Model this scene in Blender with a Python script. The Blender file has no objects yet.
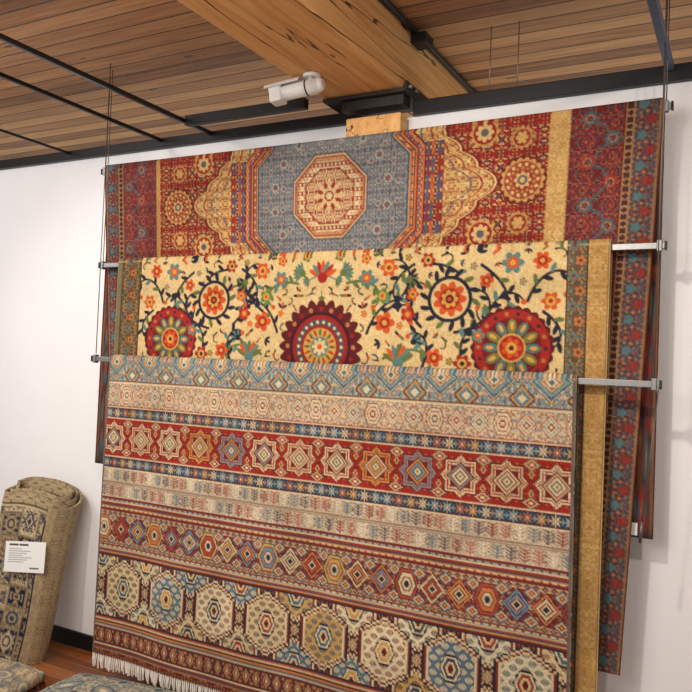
import bpy, bmesh, math, numpy as np
from mathutils import Vector, Matrix
rng=np.random.default_rng(7)
scene=bpy.context.scene
try:
    scene.view_settings.view_transform='Standard'
except Exception: pass

# ------------------------------------------------------------------ helpers
def lin(c):
    c=np.array(c,float)/255.0
    return np.where(c<=0.04045,c/12.92,((c+0.055)/1.055)**2.4)
def L4(c): 
    l=lin(c); return (float(l[0]),float(l[1]),float(l[2]),1)

def tag(o,label=None,category=None,group=None,kind=None):
    if label: o["label"]=label
    if category: o["category"]=category
    if group: o["group"]=group
    if kind: o["kind"]=kind
    return o

def link(o,parent=None):
    scene.collection.objects.link(o)
    if parent is not None: o.parent=parent
    return o

def mesh_obj(name,verts,faces,mat=None,parent=None,smooth=False):
    me=bpy.data.meshes.new(name); me.from_pydata([tuple(v) for v in verts],[],faces); me.update()
    o=bpy.data.objects.new(name,me); link(o,parent)
    if mat: me.materials.append(mat)
    if smooth:
        for p in me.polygons: p.use_smooth=True
    return o

def box(name,x0,x1,y0,y1,z0,z1,mat,parent=None,bevel=0.0):
    cx,cy,cz=(x0+x1)/2,(y0+y1)/2,(z0+z1)/2
    hx,hy,hz=(x1-x0)/2,(y1-y0)/2,(z1-z0)/2
    v=[(sx*hx,sy*hy,sz*hz) for sx in(-1,1) for sy in(-1,1) for sz in(-1,1)]
    f=[(0,1,3,2),(4,6,7,5),(0,4,5,1),(2,3,7,6),(0,2,6,4),(1,5,7,3)]
    o=mesh_obj(name,v,f,mat,parent); o.location=(cx,cy,cz)
    if bevel>0:
        b=o.modifiers.new('b','BEVEL'); b.width=bevel; b.segments=2
    return o

def tube(name,p0,p1,r,mat,parent=None,n=16,r1=None,smooth=True):
    p0=Vector(p0);p1=Vector(p1); d=(p1-p0).normalized()
    a=d.orthogonal().normalized(); b=d.cross(a)
    r1=r if r1 is None else r1
    vs=[];fs=[]
    for p,rr in((p0,r),(p1,r1)):
        for i in range(n):
            t=2*math.pi*i/n
            vs.append(p+a*math.cos(t)*rr+b*math.sin(t)*rr)
    for i in range(n):
        j=(i+1)%n; fs.append((i,j,n+j,n+i))
    fs.append(tuple(range(n))[::-1]); fs.append(tuple(range(n,2*n)))
    o=mesh_obj(name,vs,fs,mat,parent)
    if smooth:
        for p in o.data.polygons: p.use_smooth=len(p.vertices)==4
    return o

# ------------------------------------------------------------------ materials
def newmat(name):
    m=bpy.data.materials.new(name); m.use_nodes=True
    nt=m.node_tree; b=nt.nodes['Principled BSDF']
    return m,nt,b
def simple(name,col,rough=.5,metal=0,noise=.06,scale=30,spec=None):
    m,nt,b=newmat(name)
    tc=nt.nodes.new('ShaderNodeTexCoord'); n=nt.nodes.new('ShaderNodeTexNoise'); n.inputs['Scale'].default_value=scale
    n.inputs['Detail'].default_value=4
    nt.links.new(tc.outputs['Object'],n.inputs['Vector'])
    r=nt.nodes.new('ShaderNodeValToRGB')
    c=np.array(L4(col)[:3])
    r.color_ramp.elements[0].color=(*(c*(1-noise*2)),1); r.color_ramp.elements[0].position=.3
    r.color_ramp.elements[1].color=(*np.minimum(c*(1+noise),1),1); r.color_ramp.elements[1].position=.7
    nt.links.new(n.outputs['Fac'],r.inputs['Fac']); nt.links.new(r.outputs['Color'],b.inputs['Base Color'])
    b.inputs['Roughness'].default_value=rough; b.inputs['Metallic'].default_value=metal
    if spec is not None: b.inputs['Specular IOR Level'].default_value=spec
    return m

def wood(name,cols,axis,width,rough=.6,gap=.05,grain=1.0,gapdark=.15,crack=False,knots=0.0,pv=.45):
    """planks running along `axis` (0=x,1=y); width measured across"""
    m,nt,b=newmat(name); N=nt.nodes.new; Lk=nt.links.new
    tc=N('ShaderNodeTexCoord'); sep=N('ShaderNodeSeparateXYZ'); Lk(tc.outputs['Object'],sep.inputs[0])
    across=sep.outputs[1 if axis==0 else 0]
    def math_(op,a,bv=None):
        n=N('ShaderNodeMath'); n.operation=op
        if isinstance(a,(int,float)): n.inputs[0].default_value=a
        else: Lk(a,n.inputs[0])
        if bv is not None:
            if isinstance(bv,(int,float)): n.inputs[1].default_value=bv
            else: Lk(bv,n.inputs[1])
        return n.outputs[0]
    dv=math_('DIVIDE',across,width); fl=math_('FLOOR',dv); fr=math_('FRACT',dv)
    wn=N('ShaderNodeTexWhiteNoise'); wn.noise_dimensions='1D'; Lk(fl,wn.inputs['W'])
    mp=N('ShaderNodeMapping'); mp.inputs['Scale'].default_value=(2.2,38,38) if axis==0 else (38,2.2,38)
    Lk(tc.outputs['Object'],mp.inputs['Vector'])
    off=N('ShaderNodeVectorMath'); off.operation='ADD'; Lk(mp.outputs[0],off.inputs[0])
    cmb=N('ShaderNodeCombineXYZ'); o2=math_('MULTIPLY',wn.outputs['Value'],37.0)
    Lk(o2,cmb.inputs[0]); Lk(o2,cmb.inputs[1]); Lk(cmb.outputs[0],off.inputs[1])
    ns=N('ShaderNodeTexNoise'); ns.inputs['Scale'].default_value=1.0; ns.inputs['Detail'].default_value=6; ns.inputs['Distortion'].default_value=.6
    Lk(off.outputs[0],ns.inputs['Vector'])
    mix=math_('ADD',math_('MULTIPLY',wn.outputs['Value'],pv),math_('MULTIPLY',ns.outputs['Fac'],.75*grain))
    if pv==0: mix=math_('ADD',mix,.18)
    r=N('ShaderNodeValToRGB'); e=r.color_ramp.elements
    e[0].position=.2; e[0].color=L4(cols[0]); e[1].position=.85; e[1].color=L4(cols[-1])
    if len(cols)>2:
        k=e.new(.5); k.color=L4(cols[1])
    Lk(mix,r.inputs['Fac'])
    g=math_('LESS_THAN',fr,gap)
    if knots>0:
        vo=N('ShaderNodeTexVoronoi'); vo.inputs['Scale'].default_value=1.0
        m2=N('ShaderNodeMapping'); m2.inputs['Scale'].default_value=(2.2,6.5,6.5) if axis==0 else (6.5,2.2,6.5)
        Lk(tc.outputs['Object'],m2.inputs['Vector']); Lk(m2.outputs[0],vo.inputs['Vector'])
        kn=math_('LESS_THAN',vo.outputs['Distance'],knots)
        g=math_('MAXIMUM',g,math_('MULTIPLY',kn,.7))
    if crack:
        m3=N('ShaderNodeMapping'); m3.inputs['Scale'].default_value=(9,.55,9) if axis==1 else (.55,9,9)
        Lk(tc.outputs['Object'],m3.inputs['Vector'])
        n3=N('ShaderNodeTexNoise'); n3.inputs['Scale'].default_value=1.0; n3.inputs['Detail'].default_value=3; n3.inputs['Distortion'].default_value=.3
        Lk(m3.outputs[0],n3.inputs['Vector'])
        cr=math_('LESS_THAN',math_('ABSOLUTE',math_('SUBTRACT',n3.outputs['Fac'],.56)),.0085)
        g=math_('MAXIMUM',g,math_('MULTIPLY',cr,.9))
    mx=N('ShaderNodeMix'); mx.data_type='RGBA'; Lk(g,mx.inputs[0]); Lk(r.outputs['Color'],mx.inputs[6])
    mx.inputs[7].default_value=(gapdark*.25,gapdark*.16,gapdark*.1,1)
    Lk(mx.outputs[2],b.inputs['Base Color'])
    b.inputs['Roughness'].default_value=rough
    bp=N('ShaderNodeBump'); bp.inputs['Strength'].default_value=.6; bp.inputs['Distance'].default_value=.01
    h=math_('SUBTRACT',ns.outputs['Fac'],math_('MULTIPLY',g,1.5)); Lk(h,bp.inputs['Height']); Lk(bp.outputs[0],b.inputs['Normal'])
    return m

def rugmat(name,bump=.6):
    m,nt,b=newmat(name); N=nt.nodes.new; Lk=nt.links.new
    at=N('ShaderNodeAttribute'); at.attribute_name='Col'
    tc=N('ShaderNodeTexCoord'); ns=N('ShaderNodeTexNoise'); ns.inputs['Scale'].default_value=210; ns.inputs['Detail'].default_value=2
    Lk(tc.outputs['Object'],ns.inputs['Vector'])
    mr=N('ShaderNodeMapRange'); mr.inputs[3].default_value=.66; mr.inputs[4].default_value=1.28; Lk(ns.outputs['Fac'],mr.inputs[0])
    mx=N('ShaderNodeVectorMath'); mx.operation='SCALE'; Lk(at.outputs['Color'],mx.inputs[0]); Lk(mr.outputs[0],mx.inputs['Scale'])
    Lk(mx.outputs[0],b.inputs['Base Color'])
    b.inputs['Roughness'].default_value=.95; b.inputs['Specular IOR Level'].default_value=.08
    bp=N('ShaderNodeBump'); bp.inputs['Strength'].default_value=bump; bp.inputs['Distance'].default_value=.003
    Lk(ns.outputs['Fac'],bp.inputs['Height']); Lk(bp.outputs[0],b.inputs['Normal'])
    return m

M_wall=simple('wall_paint',(240,239,240),.9,noise=.01,scale=3)
M_ceil=wood('ceiling_planks',[(104,68,42),(164,114,70),(208,156,102)],0,.105,.65,.075,gapdark=.25,knots=.07)
M_floor=wood('floor_planks',[(96,50,22),(140,80,38),(172,106,58)],0,.11,.28,.03)
M_beam=wood('beam_timber',[(146,94,46),(216,156,90),(242,192,124)],1,5.0,.7,.0,grain=1.2,crack=True,knots=.075,pv=0)
M_black=simple('black_steel',(24,23,23),.45,.3)
M_dark=simple('weathered_dark_steel',(48,43,40),.55,.3,noise=.15)
M_steel=simple('brushed_aluminium',(140,138,136),.4,.8,noise=.05,scale=80)
M_cable=simple('steel_cable',(110,105,100),.4,.6)
M_white=simple('white_plastic',(240,238,234),.35,noise=.01)
M_glass=simple('dark_glass',(12,12,14),.08)
M_fringe=simple('cotton_fringe',(244,240,230),.95,noise=.05,scale=90)
M_rug=rugmat('wool_pile')

# ------------------------------------------------------------------ pattern canvas
class Cv:
    def __init__(s,w,h,g,bg):
        s.g=g; s.p=g/2; s.W=w; s.H=h; s.nx=int(round(w/g)); s.ny=int(round(h/g))
        s.a=np.empty((2*(s.ny+1),2*(s.nx+1),3)); s.a[:]=lin(bg)
        s.xs=(np.arange(s.a.shape[1])+.5)*s.p-s.p; s.ys=(np.arange(s.a.shape[0])+.5)*s.p-s.p
        s.clip=None
    def win(s,x0,y0,x1,y1):
        i0=max(0,int(x0/s.p)); i1=min(len(s.xs),int(x1/s.p)+3); j0=max(0,int(y0/s.p)); j1=min(len(s.ys),int(y1/s.p)+3)
        if i1<=i0 or j1<=j0: return None
        X,Y=np.meshgrid(s.xs[i0:i1],s.ys[j0:j1]); return (slice(j0,j1),slice(i0,i1)),X,Y
    def put(s,sl,m,c):
        if s.clip is not None: m=m&s.clip[sl]
        s.a[sl][m]=lin(c)
    def rect(s,x0,y0,x1,y1,c):
        w=s.win(x0,y0,x1,y1)
        if w: sl,X,Y=w; s.put(sl,(X>=x0)&(X<x1)&(Y>=y0)&(Y<y1),c)
    def ell(s,cx,cy,a,b,c,ang=0):
        r=max(a,b); w=s.win(cx-r,cy-r,cx+r,cy+r)
        if w:
            sl,X,Y=w; dx=X-cx;dy=Y-cy; ca,sa=math.cos(ang),math.sin(ang)
            s.put(sl,((dx*ca+dy*sa)/a)**2+((-dx*sa+dy*ca)/b)**2<1,c)
    def disk(s,cx,cy,r,c): s.ell(cx,cy,r,r,c)
    def ring(s,cx,cy,r0,r1,c):
        w=s.win(cx-r1,cy-r1,cx+r1,cy+r1)
        if w: sl,X,Y=w; d=np.hypot(X-cx,Y-cy); s.put(sl,(d>r0)&(d<r1),c)
    def rose(s,cx,cy,r0,r1,n,c,rot=0):
        w=s.win(cx-r1,cy-r1,cx+r1,cy+r1)
        if w:
            sl,X,Y=w; d=np.hypot(X-cx,Y-cy); t=np.arctan2(Y-cy,X-cx)+rot
            s.put(sl,d<r0+(r1-r0)*np.abs(np.cos(n*t/2)),c)
    def star(s,cx,cy,r0,r1,n,c,rot=0,q=0):
        w=s.win(cx-r1,cy-r1,cx+r1,cy+r1)
        if w:
            sl,X,Y=w; dx=X-cx;dy=Y-cy
            if q: dx=np.round(dx/q)*q; dy=np.round(dy/q)*q
            d=np.hypot(dx,dy); t=(np.arctan2(dy,dx)+rot)*n/(2*math.pi); f=np.abs((t-np.floor(t))-.5)*2
            s.put(sl,d<r0+(r1-r0)*f**1.6,c)
    def tval(s,X,Y,cx,cy,a,b,kind,q):
        dx=np.abs(X-cx);dy=np.abs(Y-cy)
        if q: dx=np.floor(dx/q+.5)*q; dy=np.floor(dy/q+.5)*q
        u=dx/a; v=dy/b
        if kind=='dia': return u+v
        if kind=='oct': return np.maximum(np.maximum(u,v),(u+v)/1.4)
        if kind=='sq8': return np.minimum(u+v,np.maximum(u,v)*1.42)   # eight pointed star of two squares
        if kind=='hex': return np.maximum(u,(u*.5+v))
        if kind=='hexh': return np.maximum(v,(v*.5+u))
        if kind=='cross': return np.minimum(np.maximum(u,v*2.6),np.maximum(v,u*2.6))
    def shape(s,cx,cy,a,b,cols,kind='dia',q=.006):
        w=s.win(cx-a,cy-b,cx+a,cy+b)
        if not w: return
        sl,X,Y=w; t=s.tval(X,Y,cx,cy,a,b,kind,q)
        n=len(cols)
        for i,c in enumerate(cols):
            if isinstance(c,tuple) and len(c)==2: lim,cc=c
            else: lim,cc=1-i/n,c
            if cc is None: continue
            s.put(sl,t<lim,cc)
    def orn(s,x0,y0,x1,y1,cell,px,py,seed,cols,probs,base=True,ox=0,oy=0,mask=None):
        w=s.win(x0,y0,x1,y1)
        if not w: return
        sl,X,Y=w; r=np.random.default_rng(seed)
        nx=max(2,int(round(px/cell/2))); ny=max(2,int(round(py/cell/2)))
        T=r.random((ny,nx)); P=np.pad(T,1,mode='reflect')
        T=T*1.3+.35*(P[:-2,1:-1]+P[2:,1:-1]+P[1:-1,:-2]+P[1:-1,2:])
        rank=T.ravel().argsort().argsort().reshape(T.shape)/T.size
        cum=np.cumsum(probs); K=np.searchsorted(cum,rank*cum[-1],side='right').clip(0,len(cols)-1)
        fx=np.abs(((X-ox)/px)%1-.5)*2; fy=np.abs(((Y-oy)/py)%1-.5)*2
        I=K[(fy*ny).astype(int).clip(0,ny-1),(fx*nx).astype(int).clip(0,nx-1)]
        inside=(X>=x0)&(X<x1)&(Y>=y0)&(Y<y1)
        if mask is not None: inside&=mask(X,Y)
        for k,c in enumerate(cols):
            if c is None: continue
            s.put(sl,inside&(I==k),c)
    def stroke(s,pts,r,c,r2=None):
        pts=np.array(pts,float); seg=np.hypot(*(pts[1:]-pts[:-1]).T); tot=seg.sum(); n=max(2,int(tot/(r*.6)))
        cum=np.r_[0,np.cumsum(seg)]
        for k in range(n+1):
            d=tot*k/n; x=np.interp(d,cum,pts[:,0]); y=np.interp(d,cum,pts[:,1])
            rr=r if r2 is None else r+(r2-r)*k/n
            s.disk(x,y,rr,c)
    def finish(s,noise=.10,abrash=.06,seed=3,fade=0,fc=(170,142,116),gain=1.0,sat=1.0,blotch=.10):
        r=np.random.default_rng(seed)
        a=s.a.reshape(s.ny+1,2,s.nx+1,2,3).mean((1,3))
        if fade: a=a*(1-fade)+lin(fc)*fade
        if sat!=1:
            L=a.mean(-1,keepdims=True); a=np.maximum(L+(a-L)*sat,.002)
        a=a*gain
        a*=1+noise*(r.random(a.shape[:2])[...,None]-.5)*2
        ab=np.interp(np.arange(s.ny+1),np.arange(0,s.ny+13,12),r.random(len(np.arange(0,s.ny+13,12))))
        a*=1+abrash*(ab[:,None,None]-.5)*2
        gx,gy=int(s.W/.12)+2,int(s.H/.12)+2; G=r.random((gy,gx))
        yy=np.linspace(0,gy-1.001,s.ny+1); xx=np.linspace(0,gx-1.001,s.nx+1); yi=yy.astype(int);xi=xx.astype(int);fy=(yy-yi)[:,None];fx=(xx-xi)[None,:]
        B=G[yi][:,xi]*(1-fy)*(1-fx)+G[yi+1][:,xi]*fy*(1-fx)+G[yi][:,xi+1]*(1-fy)*fx+G[yi+1][:,xi+1]*fy*fx
        a*=1+blotch*(B[...,None]-.5)*2
        return np.clip(a,0,1)

# ------------------------------------------------------------------ sheet mesh
def grid_mesh(name,P,C,mat,parent=None,thick=.007,smooth=True):
    r,c=P.shape[:2]
    me=bpy.data.meshes.new(name)
    me.vertices.add(r*c); me.vertices.foreach_set('co',P.reshape(-1).astype(np.float32))
    idx=np.arange(r*c).reshape(r,c)
    q=np.stack([idx[:-1,:-1],idx[1:,:-1],idx[1:,1:],idx[:-1,1:]],-1).reshape(-1,4)
    nf=len(q); me.loops.add(nf*4); me.loops.foreach_set('vertex_index',q.reshape(-1).astype(np.int32))
    me.polygons.add(nf); me.polygons.foreach_set('loop_start',(np.arange(nf)*4).astype(np.int32))
    me.polygons.foreach_set('loop_total',np.full(nf,4,np.int32))
    me.polygons.foreach_set('use_smooth',np.full(nf,smooth))
    me.update(calc_edges=True)
    at=me.color_attributes.new('Col','FLOAT_COLOR','POINT')
    col=np.ones((r*c,4),np.float32); col[:,:3]=C.reshape(-1,3); at.data.foreach_set('color',col.reshape(-1))
    me.materials.append(mat); me.validate()
    o=bpy.data.objects.new(name,me); link(o,parent)
    if thick:
        s=o.modifiers.new('s','SOLIDIFY'); s.thickness=thick; s.offset=0
    return o

def hang(name,C,g,W,H,xl,xr,xlb,xrb,y0,z0,backlen,R=.019,amp=.006,kx=7,ph=0,sag=0,backshift=(0,0)):
    ny,nx=C.shape[0]-1,C.shape[1]-1
    u=np.linspace(0,1,nx+1); rows=[];cols=[]
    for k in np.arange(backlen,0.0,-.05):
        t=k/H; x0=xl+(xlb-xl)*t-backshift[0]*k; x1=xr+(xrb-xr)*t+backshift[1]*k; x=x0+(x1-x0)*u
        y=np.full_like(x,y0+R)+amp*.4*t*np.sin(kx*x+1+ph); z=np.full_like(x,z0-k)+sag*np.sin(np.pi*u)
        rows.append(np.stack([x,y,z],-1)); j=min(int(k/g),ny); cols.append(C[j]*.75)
    for a in np.linspace(0,math.pi,9)[:-1]:
        x=xl+(xr-xl)*u; y=np.full_like(x,y0+R*math.cos(a)); z=np.full_like(x,z0+R*math.sin(a))+sag*np.sin(np.pi*u)
        rows.append(np.stack([x,y,z],-1)); cols.append(C[1])
    for j in range(ny+1):
        v=H*j/ny; t=v/H
        x0=xl+(xlb-xl)*t; x1=xr+(xrb-xr)*t; x=x0+(x1-x0)*u
        y=y0-R-amp*(t**.7)*(1+.65*np.sin(kx*x+ph+1.2*t)+.35*np.sin(kx*2.3*x+1+.8*t))*.9
        z=np.full_like(x,z0-v)+sag*np.sin(np.pi*u)*(1-t)
        rows.append(np.stack([x,y,z],-1)); cols.append(C[j])
    return grid_mesh(name,np.array(rows),np.array(cols),M_rug)

CREAM=(214,194,156);BEIGE=(192,164,128);RED=(146,48,40);DRED=(104,34,32);NAVY=(40,46,62);TEAL=(80,108,116);LTEAL=(132,150,146)
GOLD=(200,154,88);ORANGE=(190,98,54);PINK=(184,124,104)

# ================================================================== RUG 3 (banded)
def rug_banded():
    W,H,g=2.235,1.47,.0036
    c=Cv(W,H,g,BEIGE)
    def T(t): return t*H
    def line(t,th,col): c.rect(0,T(t),W,T(t)+th,col)
    c.rect(0,0,W,T(.07),(120,140,142))
    c.orn(0,0,W,T(.07),.005,.21,.21,11,[(120,142,144),(196,180,148),PINK,(74,100,112),(176,140,92)],[.40,.22,.12,.18,.08],oy=.0,ox=.05)
    for i in range(12):
        x=.05+i*.21
        c.shape(x,.012,.085,.075,[(110,70,60),(.94,(200,182,148)),(.87,(76,104,114)),(.72,(128,148,148)),(.56,(96,84,82)),(.5,(190,164,124)),(.36,(146,76,60)),(.26,CREAM),(.14,TEAL)],'dia',.005)
        c.shape(x+.105,.075,.05,.055,[(100,62,56),(.85,(180,146,100)),(.62,(96,122,126)),(.35,CREAM)],'dia',.005)
    c.rect(0,T(.07),W,T(.073),(110,50,42)); c.rect(0,T(.073),W,T(.079),CREAM)
    y0,y1=T(.079),T(.152)
    c.rect(0,y0,W,y1,(204,182,148))
    c.orn(0,y0,W,y1,.005,.125,y1-y0,23,[None,(190,136,112),(150,114,96),LTEAL],[.50,.24,.14,.12],oy=y0)
    for i in range(26):
        x=.04+i*.088; ym=(y0+y1)/2
        c.shape(x,ym,.040,.044,[(130,80,66),(.88,(214,194,160)),(.7,(170,108,90) if i%3 else (110,130,132)),(.56,(214,194,160)),(.36,(120,98,90) if i%2 else (150,72,58)),(.18,CREAM)],'hexh' if i%3==1 else 'dia',.0045)
    line(.152,.004,(150,60,48))
    def small_border(t0,t1,bg,per,pal):
        a,b=T(t0),T(t1); c.rect(0,a,W,b,bg); c.rect(0,a,W,a+.005,CREAM); c.rect(0,b-.005,W,b,CREAM)
        c.rect(0,a+.005,W,a+.009,DRED);c.rect(0,b-.009,W,b-.005,DRED)
        n=int(W/per)+1; ym=(a+b)/2; h=(b-a)/2-.010
        for i in range(n):
            x=(i+.5)*per; p=pal[(i*7+i//5)%len(pal)]
            c.star(x,ym,h*.45,h*1.1,8,p,0,.0035); c.shape(x,ym,h*.5,h*.5,[RED,(.5,CREAM)],'dia',.0035)
            c.shape(x+per/2,ym,h*.3,h*.6,[(110,134,136) if i%2 else (170,110,80)],'cross',.0035)
    small_border(.155,.195,(44,64,80),.050,[(180,188,178),(200,156,94),CREAM,(140,160,160),(176,112,84)])
    # D stepped square and diamond stars on red
    a,b=T(.195),T(.316); c.rect(0,a,W,b,(154,42,36)); ym=(a+b)/2
    c.orn(0,a,W,b,.005,.1765,b-a,31,[None,(122,34,32),(180,92,66),(84,60,66)],[.70,.17,.09,.04],ox=.058,oy=a)
    pal=[(216,196,154),(198,146,82),(206,178,138),(118,142,144),(218,200,162)]
    for i in range(13):
        x=.058+i*.1765; p=pal[(i*2)%5]; p2=pal[(i*2+3)%5]; x+=.002*math.sin(i*5)
        c.shape(x,ym,.087,.087,[(108,32,32)],'sq8',.0055)
        c.shape(x,ym,.081,.081,[p,(.88,(154,42,36)),(.78,p),(.70,(112,38,38))],'sq8',.0055)
        c.shape(x,ym,.050,.050,[p2,(.82,(140,48,40)),(.66,p),(.46,(56,62,80)),(.3,(214,192,146)),(.14,(140,46,40))],'dia',.0036)
        for q in range(8):
            t=q*math.pi/4; R_=.070 if q%2==0 else .062
            c.shape(x+R_*math.cos(t),ym+R_*math.sin(t),.010,.010,[(154,42,36),(.5,p)],'dia',.0036)
        for dy in(-1,1):
            c.shape(x+.088,ym+dy*.068,.036,.024,[NAVY,(.84,(200,174,130)),(.6,(154,42,36)),(.3,CREAM)],'dia',.0036)
            c.shape(x+.088,ym+dy*.034,.012,.016,[(196,156,104),(.5,NAVY)],'dia',.0036)
    small_border(.316,.357,(42,60,78),.050,[(156,174,170),CREAM,(200,156,94),(176,112,84)])
    a,b=T(.357),T(.45); c.rect(0,a,W,b,(188,168,142)); m=(a+b)/2
    c.rect(0,m-.006,W,m-.002,DRED); c.rect(0,m+.002,W,m+.005,(120,60,50))
    for k,(p,q) in enumerate(((a,m-.008),(m+.007,b))):
        c.orn(0,p,W,q,.005,.11,q-p,41+k,[None,(210,192,162),(138,116,104)],[.66,.19,.15],oy=p)
        n=int(W/.05); mm=(p+q)/2
        for i in range(n+1):
            x=i*.05+.02*k; col=[(176,104,86),(96,84,86),(222,206,178),(146,72,60),(108,122,124)][(i*2+k)%5]
            c.rect(x-.0025,p+.004,x+.0025,q-.004,col)
            for dy in(-.018,-.006,.006,.018): 
                c.stroke([(x-.018,mm+dy-.009),(x,mm+dy+.002),(x+.018,mm+dy-.009)],.0022,col)
    def stripes(t0,t1,cols):
        n=len(cols)
        for i,cc in enumerate(cols): c.rect(0,T(t0+(t1-t0)*i/n),W,T(t0+(t1-t0)*(i+1)/n)+.001,cc)
    stripes(.45,.495,[(128,42,36),(66,82,98),(200,178,144),(150,56,46),(56,62,76),(184,130,82),(138,48,42),(92,40,38)])
    for t in(.457,.48): c.orn(0,T(t),W,T(t+.006),.005,.03,T(.006),5,[None,CREAM],[.55,.45])
    # G chain
    a,b=T(.495),T(.603); ym=(a+b)/2; hb=(b-a)/2
    c.rect(0,a,W,b,(122,44,40)); c.orn(0,a,W,b,.005,.1,b-a,66,[None,(150,66,52),(62,46,56),(176,140,100)],[.56,.2,.14,.1],oy=a,ox=.03)
    for yy in (a,b-.019):
        c.rect(0,yy,W,yy+.019,(184,158,126))
        for i in range(int(W/.032)+1): c.shape(i*.032,yy+.0095,.0155,.0095,[(124,48,42),(.55,NAVY),(.25,CREAM)],'dia',.003)
    pal=[(196,114,70),(118,130,146),(210,188,150),(168,72,56),(198,152,94)]
    for i in range(22):
        x=.03+i*.106; p=pal[(i*3+i//4)%5]; p2=pal[(i+2)%5]
        c.shape(x,ym,.056,hb-.019,[(42,40,50),(.92,p),(.74,(60,42,48)),(.66,p2),(.46,(126,48,42)),(.36,(206,186,148)),(.2,NAVY)],'dia' if i%3 else 'hexh',.0036)
        for dy in(-1,1):
            c.shape(x+.053,ym+dy*(hb-.030),.032,.025,[(74,88,106),(.74,(204,180,142)),(.45,RED),(.22,GOLD)],'dia',.0036)
        c.shape(x+.053,ym,.010,.012,[(204,180,144),(.5,NAVY)],'dia',.003)
    stripes(.603,.64,[(122,42,38),(74,92,104),(200,178,144),(152,62,50),(66,82,96),(188,136,88),(118,42,38),(48,46,56)])
    c.orn(0,T(.607),W,T(.613),.005,.03,T(.006),5,[None,CREAM],[.6,.4])
    # H large ivory stepped hexagons in a bold lattice
    a,b=T(.64),T(.832); ym=(a+b)/2; hb=(b-a)/2
    Xf,Yf=np.meshgrid(c.xs,c.ys); bandm=(Yf>=a)&(Yf<b)
    c.rect(0,a,W,b,(78,40,44))
    c.orn(0,a,W,b,.005,.0683,.0683,77,[None,(156,84,62),(46,46,58),(196,168,124)],[.46,.2,.14,.2],ox=.169,oy=ym)
    pal=[(214,192,146),(98,116,126),(220,204,168),(206,180,138),(190,150,92),(216,200,164),(92,110,122),(218,202,166)]
    ctr=[(74,98,112),(200,150,84),(56,58,78),(150,60,48)]
    def medal(x,y,ra,rb,fill,seed):
        w=c.win(x-ra,y-rb,x+ra,y+rb)
        if w is None: return
        c.clip=bandm; Q=.0085
        c.shape(x,y,ra,rb,[(38,36,50),(.95,(214,194,154)),(.89,(126,50,44)),(.84,(214,194,154)),(.79,fill)],'hex',Q)
        sl,X,Y=w; t=c.tval(X,Y,x,y,ra,rb,'hex',Q); cl=np.zeros(c.a.shape[:2],bool); cl[sl]=(t<.77)&bandm[sl]; c.clip=cl
        lightf=sum(fill)>420
        dk=[(66,54,62),(66,86,100),(130,60,50)][seed%3] if lightf else (216,198,162)
        for iy in range(-4,5):
            for ix in range(-3,4):
                xx=x+(ix+(iy%2)*.5)*.046; yy=y+iy*.0265
                c.shape(xx,yy,.0170,.0125,[dk,(.62,fill),(.3,dk)],'dia',.0036)
        cc=ctr[seed%4]
        c.shape(x,y,.044,.050,[(38,36,50),(.88,(220,204,168)),(.72,cc),(.46,(214,190,144)),(.28,DRED)],'hexh',.0045)
        c.clip=None
    for i in range(-1,9):
        x=.169+i*.2734+.1367
        for dy in(-1,1): medal(x,ym+dy*hb,.100,.116,pal[(i*3+4+dy)%8],i+1)
    for i in range(-1,9):
        x=.169+i*.2734
        medal(x,ym,.116,hb*.99,pal[i%8],i)
    for i in range(-1,9):
        c.shape(.169+i*.2734+.1367,ym,.022,.030,[(38,36,48),(.8,(206,178,132)),(.5,(146,54,46)),(.25,CREAM)],'dia',.0036)
    stripes(.832,.87,[(54,46,56),(162,64,50),(202,176,134),(98,42,38),(190,120,72),(72,88,100),(200,178,144)])
    a,b=T(.87),T(.925); c.rect(0,a,W,b,(112,46,42)); c.orn(0,a,W,b,.005,.06,b-a,17,[None,(56,50,60),(176,120,82)],[.56,.22,.22],oy=a)
    for i in range(int(W/.05)+1):
        c.shape(i*.05,(a+b)/2,.025,(b-a)/2,[(54,44,54),(.8,(186,130,88)),(.5,(120,48,42)),(.28,CREAM)],'dia',.0036)
    stripes(.925,.945,[CREAM,(146,58,48),(62,80,94),(182,122,76)])
    a,b=T(.945),H; c.rect(0,a,W,b,(104,44,40)); c.orn(0,a,W,b,.005,.09,b-a,91,[None,(170,114,76),(56,50,60)],[.5,.3,.2],oy=a)
    for x0,x1 in((0,.009),(W-.012,W)): c.rect(x0,0,x1,H,(110,98,90))
    return c
c3=rug_banded(); C3=c3.finish(noise=.18,fade=.03,gain=.88,sat=1.04,blotch=.14)
HC=1.42; C3=C3[:int(HC/c3.g)+1]
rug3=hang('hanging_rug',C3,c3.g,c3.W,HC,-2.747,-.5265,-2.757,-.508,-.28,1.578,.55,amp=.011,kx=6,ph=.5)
tag(rug3,"multicoloured wool rug with horizontal geometric bands and white fringe","rug")
fv=[];ff=[]
r=np.random.default_rng(5)
n=200
for i in range(n):
    x=-2.757+(2.249)*(i+.5)/n; y=-.280-.019-.010*(1+.65*math.sin(6*x+.5+1.2)+.35*math.sin(13.8*x+1.8)); z=1.578-HC+.004
    l=.050+.02*r.random(); dx=(r.random()-.5)*.014; w=.0038
    b=len(fv)
    pts=[(x,y,z),(x+dx*.5,y-.004,z-l*.5),(x+dx,y+(r.random()-.5)*.01,z-l)]
    for (px,py,pz) in pts:
        fv+= [(px-w,py,pz),(px+w,py,pz),(px,py-w*1.6,pz)]
    for k in(0,1):
        for a_,b_ in((0,1),(1,2),(2,0)):
            ff.append((b+3*k+a_,b+3*k+b_,b+3*k+3+b_,b+3*k+3+a_))
    ff.append((b+6,b+7,b+8))
fr=mesh_obj('fringe',fv,ff,M_fringe,rug3); fr["label"]="white cotton fringe"; fr["kind"]="stuff"

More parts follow.
